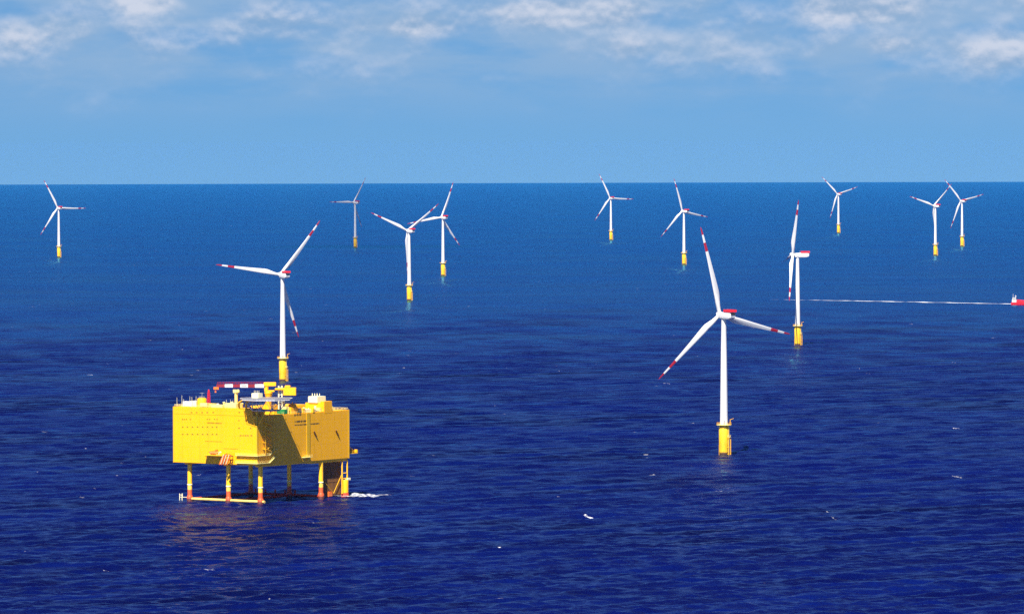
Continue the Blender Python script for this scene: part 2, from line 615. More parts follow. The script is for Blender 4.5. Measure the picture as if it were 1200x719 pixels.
def blade_mesh():
    prof = [(0.000, 2.5, 1.00), (0.035, 2.5, 1.00), (0.08, 2.8, 0.86), (0.13, 3.5, 0.60), (0.19, 4.15, 0.40), (0.24, 4.2, 0.33), (0.32, 3.85, 0.27),
            (0.45, 3.15, 0.22), (0.60, 2.45, 0.18), (0.75, 1.85, 0.16), (0.88, 1.35, 0.15), (0.955, 0.95, 0.14), (0.985, 0.6, 0.13), (1.0, 0.12, 0.13)]
    n = 20
    b = MB()
    vs = []
    for (s, ch, th) in prof:
        tw = R(14) * max(0.0, (1 - s)) ** 2.2
        circ = max(0.0, min(1.0, (0.19 - s) / 0.15))
        bend = 2.2 * s ** 2.2
        for i in range(n):
            a = 2 * math.pi * i / n
            # aerofoil: x from the leading edge (-) to the trailing edge (+)
            xc = 0.5 - 0.5 * math.cos(a)
            up = 1 if a <= math.pi else -1
            t_ = 5 * th * (0.2969 * math.sqrt(xc) - 0.126 * xc - 0.3516 * xc ** 2 + 0.2843 * xc ** 3 - 0.1036 * xc ** 4)
            ax, ay = (xc - 0.28) * ch, up * t_ * ch + 0.02 * ch
            cx, cy = -0.5 * ch * math.cos(a), 0.5 * ch * math.sin(a)
            px = ax * (1 - circ) + cx * circ
            py = ay * (1 - circ) + cy * circ
            qx = px * math.cos(tw) - py * math.sin(tw)
            qy = px * math.sin(tw) + py * math.cos(tw)
            vs.append((qx, qy + bend, 1.2 + s * (ROTOR - 1.2)))
    fs = []
    m = len(prof)
    for k in range(m - 1):
        for i in range(n):
            j = (i + 1) % n
            fs.append((k * n + i, k * n + j, (k + 1) * n + j, (k + 1) * n + i))
    fs += [tuple(range(n - 1, -1, -1)), tuple(range((m - 1) * n, m * n))]
    b.add(vs, fs)
    return b


def nacelle_mb():
    b = MB()
    # cross sections along the shaft (y towards the rotor), rounded rectangles
    secs = [(2.9, 1.75, -1.75, 1.85), (1.6, 2.05, -2.2, 2.15), (-3.5, 2.1, -2.35, 2.3), (-8.5, 2.1, -2.35, 2.3), (-10.6, 2.0, -1.6, 2.3), (-11.2, 1.8, -1.1, 2.1)]
    vs = []
    n = 16
    for (y, hw, z0, z1) in secs:
        zc, hh = (z0 + z1) / 2, (z1 - z0) / 2
        for i in range(n):
            a = 2 * math.pi * (i + 0.5) / n
            c, s = math.cos(a), math.sin(a)
            e = 0.32
            vs.append((hw * math.copysign(abs(c) ** e, c), y, zc + hh * math.copysign(abs(s) ** e, s)))
    fs = []
    for k in range(len(secs) - 1):
        for i in range(n):
            j = (i + 1) % n
            fs.append((k * n + i, k * n + j, (k + 1) * n + j, (k + 1) * n + i))
    fs += [tuple(range(n)), tuple(range((len(secs) - 1) * n, len(secs) * n))]
    b.add(vs, fs)
    return b


def make_turbine():
    root = empty('wind_turbine', (0, 0, 0))
    tower = MB().lathe([(2.55, TT + 0.35), (2.52, TT + 1.0), (2.25, 42), (1.95, 65), (1.55, HUB_Z - 2.7), (1.6, HUB_Z - 2.3)], 32).build('tower', M['white'], root)
    dr = MB()
    dr.box(-0.55, 0.55, -2.62, -2.4, TT + 0.6, TT + 3.0)
    dr.build('door', M['grey'], tower)
    fl = MB()
    for z, r in ((42, 2.25), (65, 1.95)):
        fl.lathe([(r + .03, z - .12), (r + .03, z + .12)], 32)
    fl.build_each('flange', M['white'], tower)
    base = MB().lathe([(3.05, -14), (3.05, 6.0), (3.3, 7.0), (3.3, TT - 1.2), (3.05, TT - 0.5), (2.9, TT - 0.02)], 32).build('transition_piece', M['base'], root)
    deck = MB().lathe([(4.75, TT), (4.85, TT + 0.08), (4.85, TT + 0.3), (4.75, TT + 0.34)], 28)
    for k in range(8):
        a = k * math.pi / 4
        deck.tube((3.2 * math.cos(a), 3.2 * math.sin(a), TT - 2.2), (4.6 * math.cos(a), 4.6 * math.sin(a), TT + .02), 0.12, n=6)
    dk = deck.build('work_platform', M['pale_yellow'], root)
    rl = MB()
    ring = [(4.7 * math.cos(k * math.pi / 10), 4.7 * math.sin(k * math.pi / 10), TT + 0.33) for k in range(20)]
    rl.rails(ring, 1.2, True, 3.0, 0.06)
    rl.build('railing', M['yellow'], dk)
    dv = MB()
    dv.tube((3.9, -1.6, TT + .3), (3.9, -1.6, TT + 3.6), 0.17, n=8)
    dv.tube((3.9, -1.6, TT + 3.5), (6.0, -2.6, TT + 4.3), 0.13, n=8)
    dv.build('davit_crane', M['yellow'], dk)
    # boat landing on the side towards the viewer
    bl = MB()
    a0 = R(-38)
    er, et = Vector((math.cos(a0), math.sin(a0), 0)), Vector((-math.sin(a0), math.cos(a0), 0))
    for s in (-1, 1):
        p = er * 4.55 + et * (0.95 * s)
        bl.tube(p + Vector((0, 0, -3)), p + Vector((0, 0, 11.5)), 0.22, n=8)
        for zz_ in (0.8, 5.0, 11.0):
            bl.tube(p + Vector((0, 0, zz_)), er * 3.0 + et * (0.8 * s) + Vector((0, 0, zz_)), 0.16, n=6)
    land = bl.build('boat_landing', M['yellow'], base)
    ld = MB()
    for s in (-1, 1):
        p = er * 3.75 + et * (0.28 * s)
        ld.tube(p + Vector((0, 0, 0)), p + Vector((0, 0, TT + .2)), 0.06, n=5)
    for k in range(34):
        z = 0.6 + k * 0.55
        ld.tube(er * 3.75 + et * 0.28 + Vector((0, 0, z)), er * 3.75 - et * 0.28 + Vector((0, 0, z)), 0.04, n=4)
    ld.build('ladder', M['pale_yellow'], base)
    rp = MB()
    c = er * 4.0
    rp.box(c.x - 1.0, c.x + 1.0, c.y - .8, c.y + .8, 11.6, 11.8)
    rp.rails([(c.x - .95, c.y - .75, 11.8), (c.x + .95, c.y - .75, 11.8), (c.x + .95, c.y + .75, 11.8)], 1.1, False, 1.0, 0.05)
    rp.build('rest_platform', M['pale_yellow'], base)
    cb = MB()
    for k, a in enumerate((R(95), R(110), R(150))):
        cb.tube((3.5 * math.cos(a), 3.5 * math.sin(a), -8), (3.5 * math.cos(a), 3.5 * math.sin(a), 15), 0.18, n=6)
    cb.build_each('cable_tube', M['yellow'], base)
    # nacelle (local y = shaft direction)
    nac = nacelle_mb().build('nacelle', M['white'], root, sharp=50)
    hp = MB()
    hp.box(-2.25, 2.25, -11.9, -3.2, 2.45, 2.6)
    for (x0, x1, y0, y1) in ((-2.3, -2.2, -11.95, -3.15), (2.2, 2.3, -11.95, -3.15), (-2.2, 2.2, -11.95, -11.85), (-2.2, 2.2, -3.25, -3.15)):
        hp.box(x0, x1, y0, y1, 2.45, 4.0)
    hp.build('hoist_deck', M['red'], nac)
    cool = MB()
    cool.box(-1.55, 1.55, -11.7, -11.1, 0.75, 1.85)
    cool.build('vent', M['dark'], nac)
    for s in (-1, 1):
        tr = MB()
        for (ya, yb) in ((0.8, -1.4), (-2.4, -5.8), (-6.6, -8.0)):
            tr.box(s * 2.09, s * 2.125, ya, yb, -1.25, -0.95)
        tr.build('side_marking', M['grey'], nac)
    mast = MB()
    for s in (-1, 1):
        mast.tube((s * 1.2, -2.3, 2.2), (s * 1.2, -2.3, 4.6), 0.07, n=5)
    mast.build_each('wind_sensor', M['grey'], nac)
    hub = MB().lathe([(1.75, -2.0), (2.0, -1.2), (2.05, 0.6), (1.8, 1.7), (1.25, 2.5), (0.5, 2.95), (0.1, 3.02)], 24).build('rotor_hub', M['white'], root)
    blades = [blade_mesh().build('blade', M['blade'], root, sharp=60)]
    for _ in range(2):
        o = bpy.data.objects.new('blade', blades[0].data)
        col.objects.link(o)
        o.parent = root
        blades.append(o)
    return root


def pose(root, psi, phi, pitch=0.0):
    """turn a turbine's nacelle into the wind and its rotor to the given angle"""
    yaw = Matrix.Rotation(psi, 4, 'Z')
    ax = Vector((-math.sin(psi) * math.cos(TILT), math.cos(psi) * math.cos(TILT), math.sin(TILT)))
    up = Vector((math.sin(psi) * math.sin(TILT), -math.cos(psi) * math.sin(TILT), math.cos(TILT)))
    h = Vector((math.cos(psi), math.sin(psi), 0))
    centre = Vector((0, 0, HUB_Z)) + ax * OVER
    k = 0
    for c in root.children:
        nm = c.name.split('.')[0]
        if nm == 'nacelle':
            c.matrix_local = Matrix.Translation((0, 0, HUB_Z)) @ yaw
        elif nm == 'rotor_hub':
            rot = Matrix((h, -up, ax)).transposed().to_4x4()
            c.matrix_local = Matrix.Translation(centre) @ rot
        elif nm == 'blade':
            a = phi + k * 2 * math.pi / 3
            k += 1
            d = up * math.cos(a) + h * math.sin(a)
            d = (d * math.cos(CONE) + ax * math.sin(CONE)).normalized()
            yv = (ax - d * ax.dot(d)).normalized()
            xv = yv.cross(d)
            c.matrix_local = Matrix.Translation(centre) @ Matrix((xv, yv, d)).transposed().to_4x4() @ Matrix.Rotation(pitch, 4, 'Z')


def copy_tree(o, parent=None):
    c = o.copy()
    col.objects.link(c)
    c.parent = parent
    for ch in o.children:
        copy_tree(ch, c)
    return c


TURBINES = [  # x, y, yaw, rotor angle, label
    (135.3, 3458.5, 29.1, -15.8, 'largest white wind turbine, yellow foot and red hoist deck both clearly visible'),
    (282.7, 5357.9, 94.0, -19.2, 'wind turbine turned side-on, rotor edge-on, just behind the largest turbine'),
    (-193.5, 4568.7, 25.8, 38.6, 'wind turbine rising directly behind the yellow platform and its crane'),
    (-132.3, 6979.9, 31.0, 53.8, 'front wind turbine of the overlapping pair, one blade hanging down along its tower'),
    (-105.9, 8333.6, 30.0, 20.0, 'rear wind turbine of the overlapping pair, one blade low and clear of its tower'),
    (-312.1, 10795.2, 40.1, 30.6, 'small greyish wind turbine alone between the platform turbine and the overlapping pair'),
    (-826.1, 9878.6, 27.8, -28.8, 'wind turbine standing alone on the far left side of the sea'),
    (212.8, 11624.3, 24.1, -27.1, 'small wind turbine with a level blade, in the open middle of the horizon'),
    (289.2, 9098.2, 34.0, -19.1, 'wind turbine rising just above and left of the largest turbine blade tip'),
    (755.7, 12530.0, 27.3, -46.4, 'smallest and most distant wind turbine, between the side-on turbine and the far pair'),
    (768.2, 9822.6, 36.5, 47.1, 'wind turbine of the far right pair with one blade hanging along its tower'),
    (893.5, 10748.3, 30.0, -42.6, 'wind turbine of the far right pair with one blade raised over its neighbour'),
]
proto = make_turbine()
for i, (x, y, psi, phi, lab) in enumerate(TURBINES):
    t = proto if i == 0 else copy_tree(proto)
    t.location = (x, y, curv(x, y))
    pose(t, R(psi), R(phi), R(62) if i == 1 else 0.0)     # the side-on one has its blades feathered
    tag(t, lab, 'wind turbine', 'wind turbines standing in the sea')

# ------------------------------------------------------------------ offshore platform
TH = R(35)
PC = Vector((-140.9, 2986.1, curv(-140.9, 2986.1)))
L1, L2 = 59.0, 85.0
ZB, ZT, ZL = 21.7, 49.1, 53.0


def PW(u, v, z):
    """platform coordinates (u along the sunny face to its far end, v along the other face) to the world"""
    return Vector((PC.x - u * math.cos(TH) + v * math.sin(TH), PC.y + u * math.sin(TH) + v * math.cos(TH), PC.z + z))


def pb(b, u0, u1, v0, v1, z0, z1):
    return b.box(-u0, -u1, v0, v1, z0, z1)


plat = empty('offshore_platform', PC, -TH, 'yellow offshore converter platform on six legs with helideck and crane', 'offshore platform')

b = MB()
pb(b, 0, L1, 0, L2, ZB, ZT)
hull = b.build('hull', M['hull_yellow'], plat, bevel=0.25)
b = MB()
pb(b, 3.2, L1 - 0.003, 0.003, 9.5, ZT - 0.3, ZL)
b.build('upper_deck_block', M['hull_yellow'], plat, bevel=0.2)
b = MB()
pb(b, 1.2, L1 - 1.2, 51, L2 - 0.6, ZB - 1.5, ZB + 0.2)
pb(b, 3, L1 - 3, 12, 50, ZB - 0.7, ZB + 0.2)
for uu in (1.6, 24, 51.4):
    pb(b, uu - 1.2, uu + 1.2, 2, L2 - 2, ZB - 0.9, ZB + 0.15)
b.build_each('keel_girder', M['yellow'], hull)
b = MB()      # darker strip painting a groove's shade on the long face; corner posts
pb(b, -0.22, 0.1, 45.2, 48.2, ZB + 1.5, ZT - 0.2)
pb(b, -0.16, 0.1, 84.0, 85.12, ZB + .1, ZT + .05)
pb(b, -0.16, 0.7, -0.14, 0.5, ZB + .1, ZT - .1)
pb(b, L1 - .5, L1 + .14, -0.14, 0.3, ZB + .1, ZL - .1)
b.build_each('shade_strip_post', paint('shade_strip_post_yellow', (0.62, 0.36, 0.008), 0.5, 0.3), hull)

# legs
for v in (5.0, 60.5):
    for uu in (1.6, 24.0, 51.4):
        b = MB().lathe([(1.35, -18), (1.35, 3.0), (1.28, 3.4), (1.28, ZB + .5)], 24, (-uu, v))
        b.lathe([(1.75, -1.0), (1.75, 2.6), (1.4, 3.4)], 24, (-uu, v))
        lg = b.build('leg', M['leg'], plat)
        b = MB().lathe([(1.42, 9.0), (1.5, 9.15), (1.5, 9.6), (1.42, 9.75)], 24, (-uu, v))
        b.build('collar', M['cream'], lg)
# tie beams just over the water
for (p0, p1, mt) in (((1.2, 5, 1.5), (-53.0, 5, 1.5), 'beam'), ((0, 60.5, 1.5), (-55, 60.5, 1.5), 'boot_red'),
                     ((-51.4, 5, 1.3), (-51.4, 60.5, 1.3), 'boot_red'), ((-24, 5, 1.2), (-24, 60.5, 1.2), 'boot_red')):
    b = MB().tube(p0, p1, 0.75, n=14)
    b.build('tie_beam', M[mt], plat)
b = MB()
for (du, dv) in ((56.2, 4.0), (57.2, 5.6), (58.2, 4.4)):
    b.tube((-du, dv, -2), (-du, dv, 4.2), 0.2, n=6)
b.tube((-56.2, 4, 3.4), (-58.2, 4.4, 3.4), .15, n=6)
b.tube((-58.2, 4.4, 2.2), (-51.4, 5, 2.2), .15, n=6)
b.build('boat_landing', M['cream'], plat)
b = MB()
for k in range(5):
    b.tube((-20 - k * 7, 60.5, 2.0), (-20 - k * 7, 60.5, 4.2), .5, n=8)
b.build_each('beam_bollard', M['boot_red'], plat)

# cable tube rack under the far end, service column beside it
b = MB()
for k in range(17):
    v = 65.5 + k * 0.93
    b.tube((-3.2, v, 1.2), (-3.2, v, ZB - 1.4), 0.40, n=8)
for zz_ in (2.0, 9, 16):
    b.bar((-3.2, 64.8, zz_), (-3.2, 81, zz_), 0.6)
b.build('cable_rack', M['rust'], plat)
b = MB()
b.tube((-2.2, 65, 9), (-2.2, 73, 2.5), 0.16, n=6)
b.tube((-2.2, 81, 13), (-2.2, 73, 2.5), 0.16, n=6)
b.build_each('brace', M['yellow'], plat)
b = MB()
for v in (79.4, 84.2):
    b.tube((-0.9, v, 2), (-0.9, v, ZB - .5), 0.42, n=10)
for zz_ in (10.5, 13.5):
    b.bar((-0.9, 79.4, zz_), (-0.9, 84.2, zz_), 0.3)
b.tube((-0.9, 79.4, 10.5), (-0.9, 84.2, 6), 0.14, n=6)
b.build('service_frame', M['yellow'], plat)
b = MB().lathe([(1.9, 2.4), (1.95, 3.0), (1.95, 9.2), (1.7, 9.7)], 20, (-1.0, 82.2))
b.build('service_caisson', M['yellow'], plat)
b = MB().lathe([(2.2, -6), (2.2, 1.8), (2.0, 2.4)], 20, (-1.0, 82.2))
b.build('caisson_foot', M['boot_red'], plat)
b = MB()
pb(b, 0, 2.4, 83.6, 86.2, 9.4, 10.6)
b.tube((-1.6, 85.6, 1), (-1.6, 85.6, 9.4), .35, n=8)
b.build('caisson_landing', M['cream'], plat)
b = MB()
pb(b, 2.2, 5.0, 68.5, 72.2, 0.6, 3.6)
b.build('pump_housing', M['orange'], plat, bevel=.3)
# ledge sticking out beyond the far end
b = MB()
pb(b, 1, 8, L2, L2 + 9.5, 24.0, 24.5)
pb(b, 1, 8, L2 + 8.6, L2 + 9.5, 24.5, 26.2)
b.tube((-1.4, L2 + .1, 29.5), (-1.4, L2 + 7.5, 24.5), .2, n=6)
b.tube((-7.6, L2 + .1, 29.5), (-7.6, L2 + 7.5, 24.5), .2, n=6)
b.rails([(-1.1, L2 + .3, 24.5), (-1.1, L2 + 8.5, 24.5)], 1.1)
b.build('end_ledge', M['yellow'], plat)

# windows of the sunny face, each a pane in its own frame
PXU = 1.663


def ux(px):
    return (301.4 - px) / PXU


def face_z(px, py):
    return ZB + (545.4 - (301.4 - px) * 0.036 - py) / 2.11


wins = []
for px in (225, 231, 237.5, 243.5, 250.5):
    wins.append((px, 483))
for px in (214.2, 216.4, 218.8, 223.5, 243.5, 246.2, 252, 255):
    wins.append((px, 491))
for px in (214.5, 220, 226, 232, 238, 243.5, 249.5, 254.5):
    wins.append((px, 500))
    wins.append((px, 508.5))
for px, py in ((281, 483), (280.4, 492.5), (280.6, 501.3), (282.5, 510), (285.6, 510), (288, 510), (290.8, 510), (294.8, 510), (288, 492.5), (294, 501.5)):
    wins.append((px, py))
for k, (px, py) in enumerate(wins):
    uu, z = ux(px), face_z(px, py)
    wd = 0.85 if 490.5 < py < 499 else 1.15
    b = MB()
    pb(b, uu - wd / 2 - .12, uu + wd / 2 + .12, -0.05, 0.02, z - .44, z + .44)
    fr = b.build('window', M['yellow'], plat)
    b = MB()
    pb(b, uu - wd / 2, uu + wd / 2, -0.08, -0.03, z - .32, z + .32)
    b.build('pane', M['slot'], fr)


def marks(name, face, a0, a1, z, h, seed):
    """a line of small dark letter-like marks too small to read"""
    rd = random.Random(seed)
    b = MB()
    if face == 'left':
        pb(b, a0, a1, -0.03, 0.01, z + h * .42, z + h * .56)
    else:
        pb(b, -0.03, 0.01, a0, a1, z + h * .42, z + h * .56)
    a = a0
    while a < a1 - .3:
        wdt = rd.uniform(.45, .85) * h
        st = h * 0.2
        kind_ = rd.randrange(4)
        strokes = [(a, a + st, z, z + h)]
        if kind_ != 0:
            strokes.append((a + wdt - st, a + wdt, z, z + h))
        if kind_ in (1, 3):
            strokes.append((a + st, a + wdt - st, z + h - st, z + h))
        if kind_ in (2, 3):
            strokes.append((a + st, a + wdt - st, z, z + st))
        for (p, q, r_, s_) in strokes:
            if face == 'left':
                pb(b, p, q, -0.07, 0.01, r_, s_)
            else:
                pb(b, -0.07, 0.01, p, q, r_, s_)
        a += wdt + h * .28
        if rd.random() < .12:
            a += h * .6
    return b.build(name, M['letter' if face != 'left' else 'slot'], plat)


marks('lettering', 'left', ux(260), ux(243), face_z(250, 496.2), 0.75, 3)
marks('lettering', 'left', ux(260.5), ux(240.5), face_z(250, 517.4), 0.32, 4)
marks('lettering', 'left', ux(279), ux(262), face_z(270, 526), 0.3, 9)


def vx(px):
    return (px - 301.4) / 1.27


marks('lettering', 'right', vx(344.5), vx(353.5), ZT - 1.3, 1.1, 5)
marks('lettering', 'right', vx(345), vx(359), ZT - 5.0, 1.0, 6)
marks('lettering', 'right', vx(345), vx(374), ZT - 6.7, 0.6, 7)
# slanting brackets on the long face
for px, py in ((368.5, 508), (394.5, 506.5)):
    v = vx(px)
    z = ZB + (545.4 - (px - 301.4) * 0.088 - py) / 2.09
    b = MB()
    b.bar((0.35, v - 1.2, z + 1.5), (0.35, v + 1.3, z - 1.5), 0.7)
    b.bar((0.2, v - 1.2, z + 1.5), (0.9, v - 1.2, z + 1.5), 0.5)
    b.build('bracket', M['rust'], plat)
b = MB()      # small maintenance landing low on the long face
pb(b, -2.2, 0, vx(353), vx(362), 24.2, 24.5)
b.rails([(2.1, vx(353), 24.5), (2.1, vx(362), 24.5)], 1.1)
b.tube((0.1, vx(355), 22.2), (2.0, vx(355), 24.2), .12, n=5)
b.tube((0.1, vx(360), 22.2), (2.0, vx(360), 24.2), .12, n=5)
b.build('maintenance_landing', M['pale_yellow'], plat)

# lifeboat ledge and the two walkways that wrap the corner
b = MB()
pb(b, 21.5, 35, -3.6, 0, 26.6, 27.0)
for uu in (22.2, 26, 30, 34):
    b.tube((-uu, -3.3, 26.6), (-uu, -.05, 24.6), .16, n=6)
b.rails([(-34.8, -.2, 27.0), (-34.8, -3.5, 27.0), (-21.7, -3.5, 27.0)], 1.15, r=.04)
b.build('lifeboat_ledge', M['yellow'], plat)


def walkway(z, name):
    b = MB()
    pb(b, -1.5, 14, -1.5, -0.003, z, z + .25)
    pb(b, -1.5, -0.003, 0, 9.5, z, z + .25)
    b.rails([(-14, -1.45, z + .25), (1.45, -1.45, z + .25), (1.45, 9.5, z + .25)], 1.1, r=.05)
    # rising flight at the end
    n = 10
    for k in range(n):
        pb(b, -1.5, -0.1, 9.5 + k * .5, 10.05 + k * .5, z + .1 + k * .3, z + .35 + k * .3)
    b.tube((1.45, 9.5, z + 1.3), (1.45, 14.5, z + 4.2), .07, n=5)
    b.tube((1.45, 9.5, z + .1), (1.45, 14.5, z + 3.0), .14, n=5)
    pb(b, -1.5, -0.1, 14.4, 16.6, z + 3.0, z + 3.25)
    return b.build(name, M['pale_yellow'], plat)


walkway(27.0, 'walkway')
walkway(22.8, 'walkway')
# stair tower near the corner on the long face
b = MB()
for k in range(5):
    z = 30.6 + k * 3.6
    pb(b, -1.9, 0, 5.0, 7.2, z, z + .2)
    pb(b, -1.9, 0, 11.2, 13.4, z - 1.8, z - 1.6)
    b.bar((1.7, 7.1, z + .1), (1.7, 11.3, z - 1.7), .28)
    b.bar((0.9, 7.1, z + .1), (0.9, 11.3, z - 1.7), .28)
    b.bar((1.7, 11.3, z + 1.9), (1.7, 7.1, z + .1), .22)
    b.tube((1.8, 5, z + 1.2), (1.8, 7.2, z + 1.2), .06, n=5)
    b.tube((1.8, 11.2, z - .6), (1.8, 13.4, z - .6), .06, n=5)
for v in (5.1, 13.3):
    b.tube((1.8, v, 27.2), (1.8, v, ZT + 1), .12, n=6)
b.build('stair_tower', M['yellow'], plat)

# helideck on the corner
HU, HV, HR, HZ = -4.6, 2.4, 14.0, 58.9
octo = [(-HU + HR * math.cos(R(22.5 + 45 * k) + TH), HV + HR * math.sin(R(22.5 + 45 * k) + TH)) for k in range(8)]
octs = [(-HU + HR * .58 * math.cos(R(22.5 + 45 * k) + TH), HV + HR * .58 * math.sin(R(22.5 + 45 * k) + TH)) for k in range(8)]
heli = MB().prism(octo, HZ - .45, HZ).build('helideck', M['aluminium'], plat)
b = MB()
for k in range(8):
    p, q = octo[k], octo[(k + 1) % 8]
    s, s2 = octs[k], octs[(k + 1) % 8]
    zb = HZ - 6.6
    b.bar((s[0], s[1], zb), (s2[0], s2[1], zb), .38)
    b.bar((p[0], p[1], HZ - .75), (q[0], q[1], HZ - .75), .4)
    b.bar((s[0], s[1], zb), (p[0] * .92 + s[0] * .08, p[1] * .92 + s[1] * .08, HZ - .5), .30)
    mm = ((p[0] + q[0]) / 2, (p[1] + q[1]) / 2)
    b.bar((s[0], s[1], zb), (mm[0], mm[1], HZ - .5), .22)
    b.bar((s2[0], s2[1], zb), (mm[0], mm[1], HZ - .5), .22)
    b.bar((s[0], s[1], zb), (-HU, HV, zb), .25)
    b.bar((s[0], s[1], zb), (s[0], s[1], HZ - .5), .24)
b.build('deck_truss', M['truss'], heli)
b = MB()
for k in range(8):
    p, q = Vector((*octo[k], HZ)), Vector((*octo[(k + 1) % 8], HZ))
    cpt = Vector((-HU, HV, HZ))
    po, qo = p + (p - cpt).normalized() * 1.5 + Vector((0, 0, .15)), q + (q - cpt).normalized() * 1.5 + Vector((0, 0, .15))
    b.tube(po, qo, .07, n=5)
    for i in range(7):
        f = i / 6
        b.tube(p.lerp(q, f), po.lerp(qo, f), .05, n=4)
b.build('safety_net', M['grey'], heli)
b = MB()      # small cabin at the inner edge of the deck
pb(b, 2.6, 7.2, 4.5, 8.5, HZ - .2, HZ + 2.5)
for k in range(4):
    b.tube((-3.2 - k * 1.1, 6, HZ + 2.5), (-3.2 - k * 1.1, 6, HZ + 4.0), .09, n=5)
b.build('deck_cabin', M['cream'], heli)
# curved support brackets from the deck block to the truss
for uu, rr in ((6.0, .6), (11.0, .55)):
    b = MB()
    pts = [(uu + 2.0, 1.0, ZL - 1.0), (uu + 1.6, 0.0, ZL + 1.5), (uu + .2, -1.8, HZ - 2.6), (uu - 3.5, -3.0, HZ - 1.0)]
    for a_, b_ in zip(pts, pts[1:]):
        b.tube((-a_[0], a_[1], a_[2]), (-b_[0], b_[1], b_[2]), rr, n=10)
    b.build('helideck_support', M['yellow'], plat)
for (uu, vv) in ((1.5, 8), (1.5, 1.6), (7, 12)):
    b = MB().tube((-uu, vv, ZT - .2), (-uu, vv, HZ - 6.2), .55, n=10)
    b.build('helideck_support', M['yellow'], plat)
b = MB()      # bracing that carries the overhang off the two walls
b.bar((0.1, 1.0, ZL - 9), (5.5, 0.5, HZ - 6.6), .5)
b.bar((-1.5, -0.1, ZL - 9), (-1.0, -4.5, HZ - 6.6), .5)
b.bar((-7.5, -0.1, ZL - 7), (-5.5, -4.0, HZ - 6.6), .5)
b.bar((0.1, 8.0, ZT - 6), (4.0, 7.5, HZ - 6.6), .5)
b.build_each('helideck_brace', M['yellow'], plat)

# roof houses, plinths and railings fixed to the hull
b = MB()
pb(b, 2.5, 14.0, vx(377) + 3, vx(391), ZT - .2, ZT + 4.6)
house = b.build('roof_house', M['yellow'], plat, bevel=.15)
b = MB()
pb(b, -0.05, 2.5, vx(379.5), vx(389), ZT - 1.2, ZT + 5.6)
b.build('roof_shaft', M['hull_yellow'], plat, bevel=.12)
b = MB()
pb(b, 5, 11.5, vx(380), vx(390), ZT + 4.6, ZT + 8.2)
for k in range(4):
    b.tube((-5.8 - k * 1.7, vx(384), ZT + 8.2), (-5.8 - k * 1.7, vx(384), ZT + 9.8), .22, n=8)
b.build('vent_house', M['cream'], house, bevel=.12)
b = MB()
b.extrude([(vx(391.1), ZT - .1), (vx(398.5), ZT - .1), (vx(391.1), ZT + 4.0)], 'x', -2.6, -7.5)
b.build('sloped_hood', M['pale_yellow'], plat)
b = MB()
b.rails([(-L1 + .4, 0.4, ZL), (-15, 0.4, ZL)], 1.1, post=2.4, r=.06)
b.rails([(-L1 + .4, 0.4, ZL), (-L1 + .4, 12.6, ZL)], 1.1, post=2.4, r=.06)
b.rails([(-.4, 22, ZT), (-.4, vx(379), ZT)], 1.1, post=2.4, r=.06)
b.rails([(-.4, vx(390), ZT), (-.4, L2 - .4, ZT), (-L1 + .4, L2 - .4, ZT)], 1.1, post=2.4, r=.06)
b.build('railing', M['pale_yellow'], plat)
b = MB()
for (uu, v, hh) in ((57.5, 1.5, 5), (54.8, 2.5, 6.2), (52.5, 1.2, 4.2), (49.5, 3, 5.8), (46.8, 1.4, 5.6), (44.3, 2, 6.0), (22.5, 1.5, 4.6), (20.0, 2.0, 4.8), (18, 1.5, 4.4)):
    b.tube((-uu, v, ZL - .1), (-uu, v, ZL + hh), .10, .06, n=6)
b.build_each('antenna', M['cream'], plat)
b = MB()
for k, (u0, u1, v0, v1, z0, z1) in enumerate(((25.5, 33.0, 1.2, 6, ZL - .1, ZL + 1.5), (15.5, 23.5, 1.0, 7, ZL - .1, ZL + 2.6), (35, 39, 4, 9, ZL - .1, ZL + 1.9))):
    pb(b, u0, u1, v0, v1, z0, z1)
b.build_each('duct_housing', M['pale_yellow'], plat, bevel=.15)
b = MB()
pb(b, 9, 16, 27, 36, ZT - .1, ZT + 5.0)
pb(b, 2, 6, 33.5, 40, ZT - .1, ZT + 3.4)
pb(b, 18, 36, 40, 70, ZT - .1, ZT + 3.2)
b.build_each('deck_house', M['yellow'], plat, bevel=.15)
b = MB()
pb(b, 1.2, 4.5, 44, 52, ZT - .1, ZT + 1.8)
pb(b, 1.8, 3.8, 41, 43, ZT - .1, ZT + 2.6)
for k in range(4):
    b.tube((-1.5, 42 + k * 2.4, ZT), (-1.5, 42 + k * 2.4, ZT + 2.4), .25, n=8)
b.build_each('roof_vent', M['cream'], plat, bevel=.05)

rc = random.Random(21)
for k in range(16):      # small vents and boxes along the two visible roof edges
    if k < 8:
        uu, vv, z0 = 17 + k * 4.9 + rc.uniform(-1, 1), rc.uniform(5.5, 8.8), ZL
    else:
        uu, vv, z0 = rc.uniform(1.2, 7), 43 + (k - 8) * 2.4 + rc.uniform(-1, 1), ZT
    hh = rc.uniform(1.0, 2.6)
    b = MB()
    if rc.random() < .5:
        b.lathe([(.5, z0 - .1), (.5, z0 + hh), (.8, z0 + hh + .1), (.75, z0 + hh + .5), (.1, z0 + hh + .7)], 12, (-uu, vv))
    else:
        wx, wy = rc.uniform(.8, 1.8), rc.uniform(.6, 1.2)
        pb(b, uu - wx, uu + wx, vv - wy, vv + wy, z0 - .1, z0 + hh)
    b.build('roof_vent', M[rc.choice(['yellow', 'pale_yellow', 'grey', 'cream'])], plat)
for (p0, p1, rr) in (((-17, 8.9, ZL + .7), (-56, 8.9, ZL + .7), .28), ((-2.0, 42, ZT + .6), (-2.0, 68, ZT + .6), .25), ((-6.5, 41, ZT + 1.0), (-6.5, 70, ZT + 1.0), .3)):
    MB().tube(p0, p1, rr, n=8).build('pipe_run', M['grey'], plat)
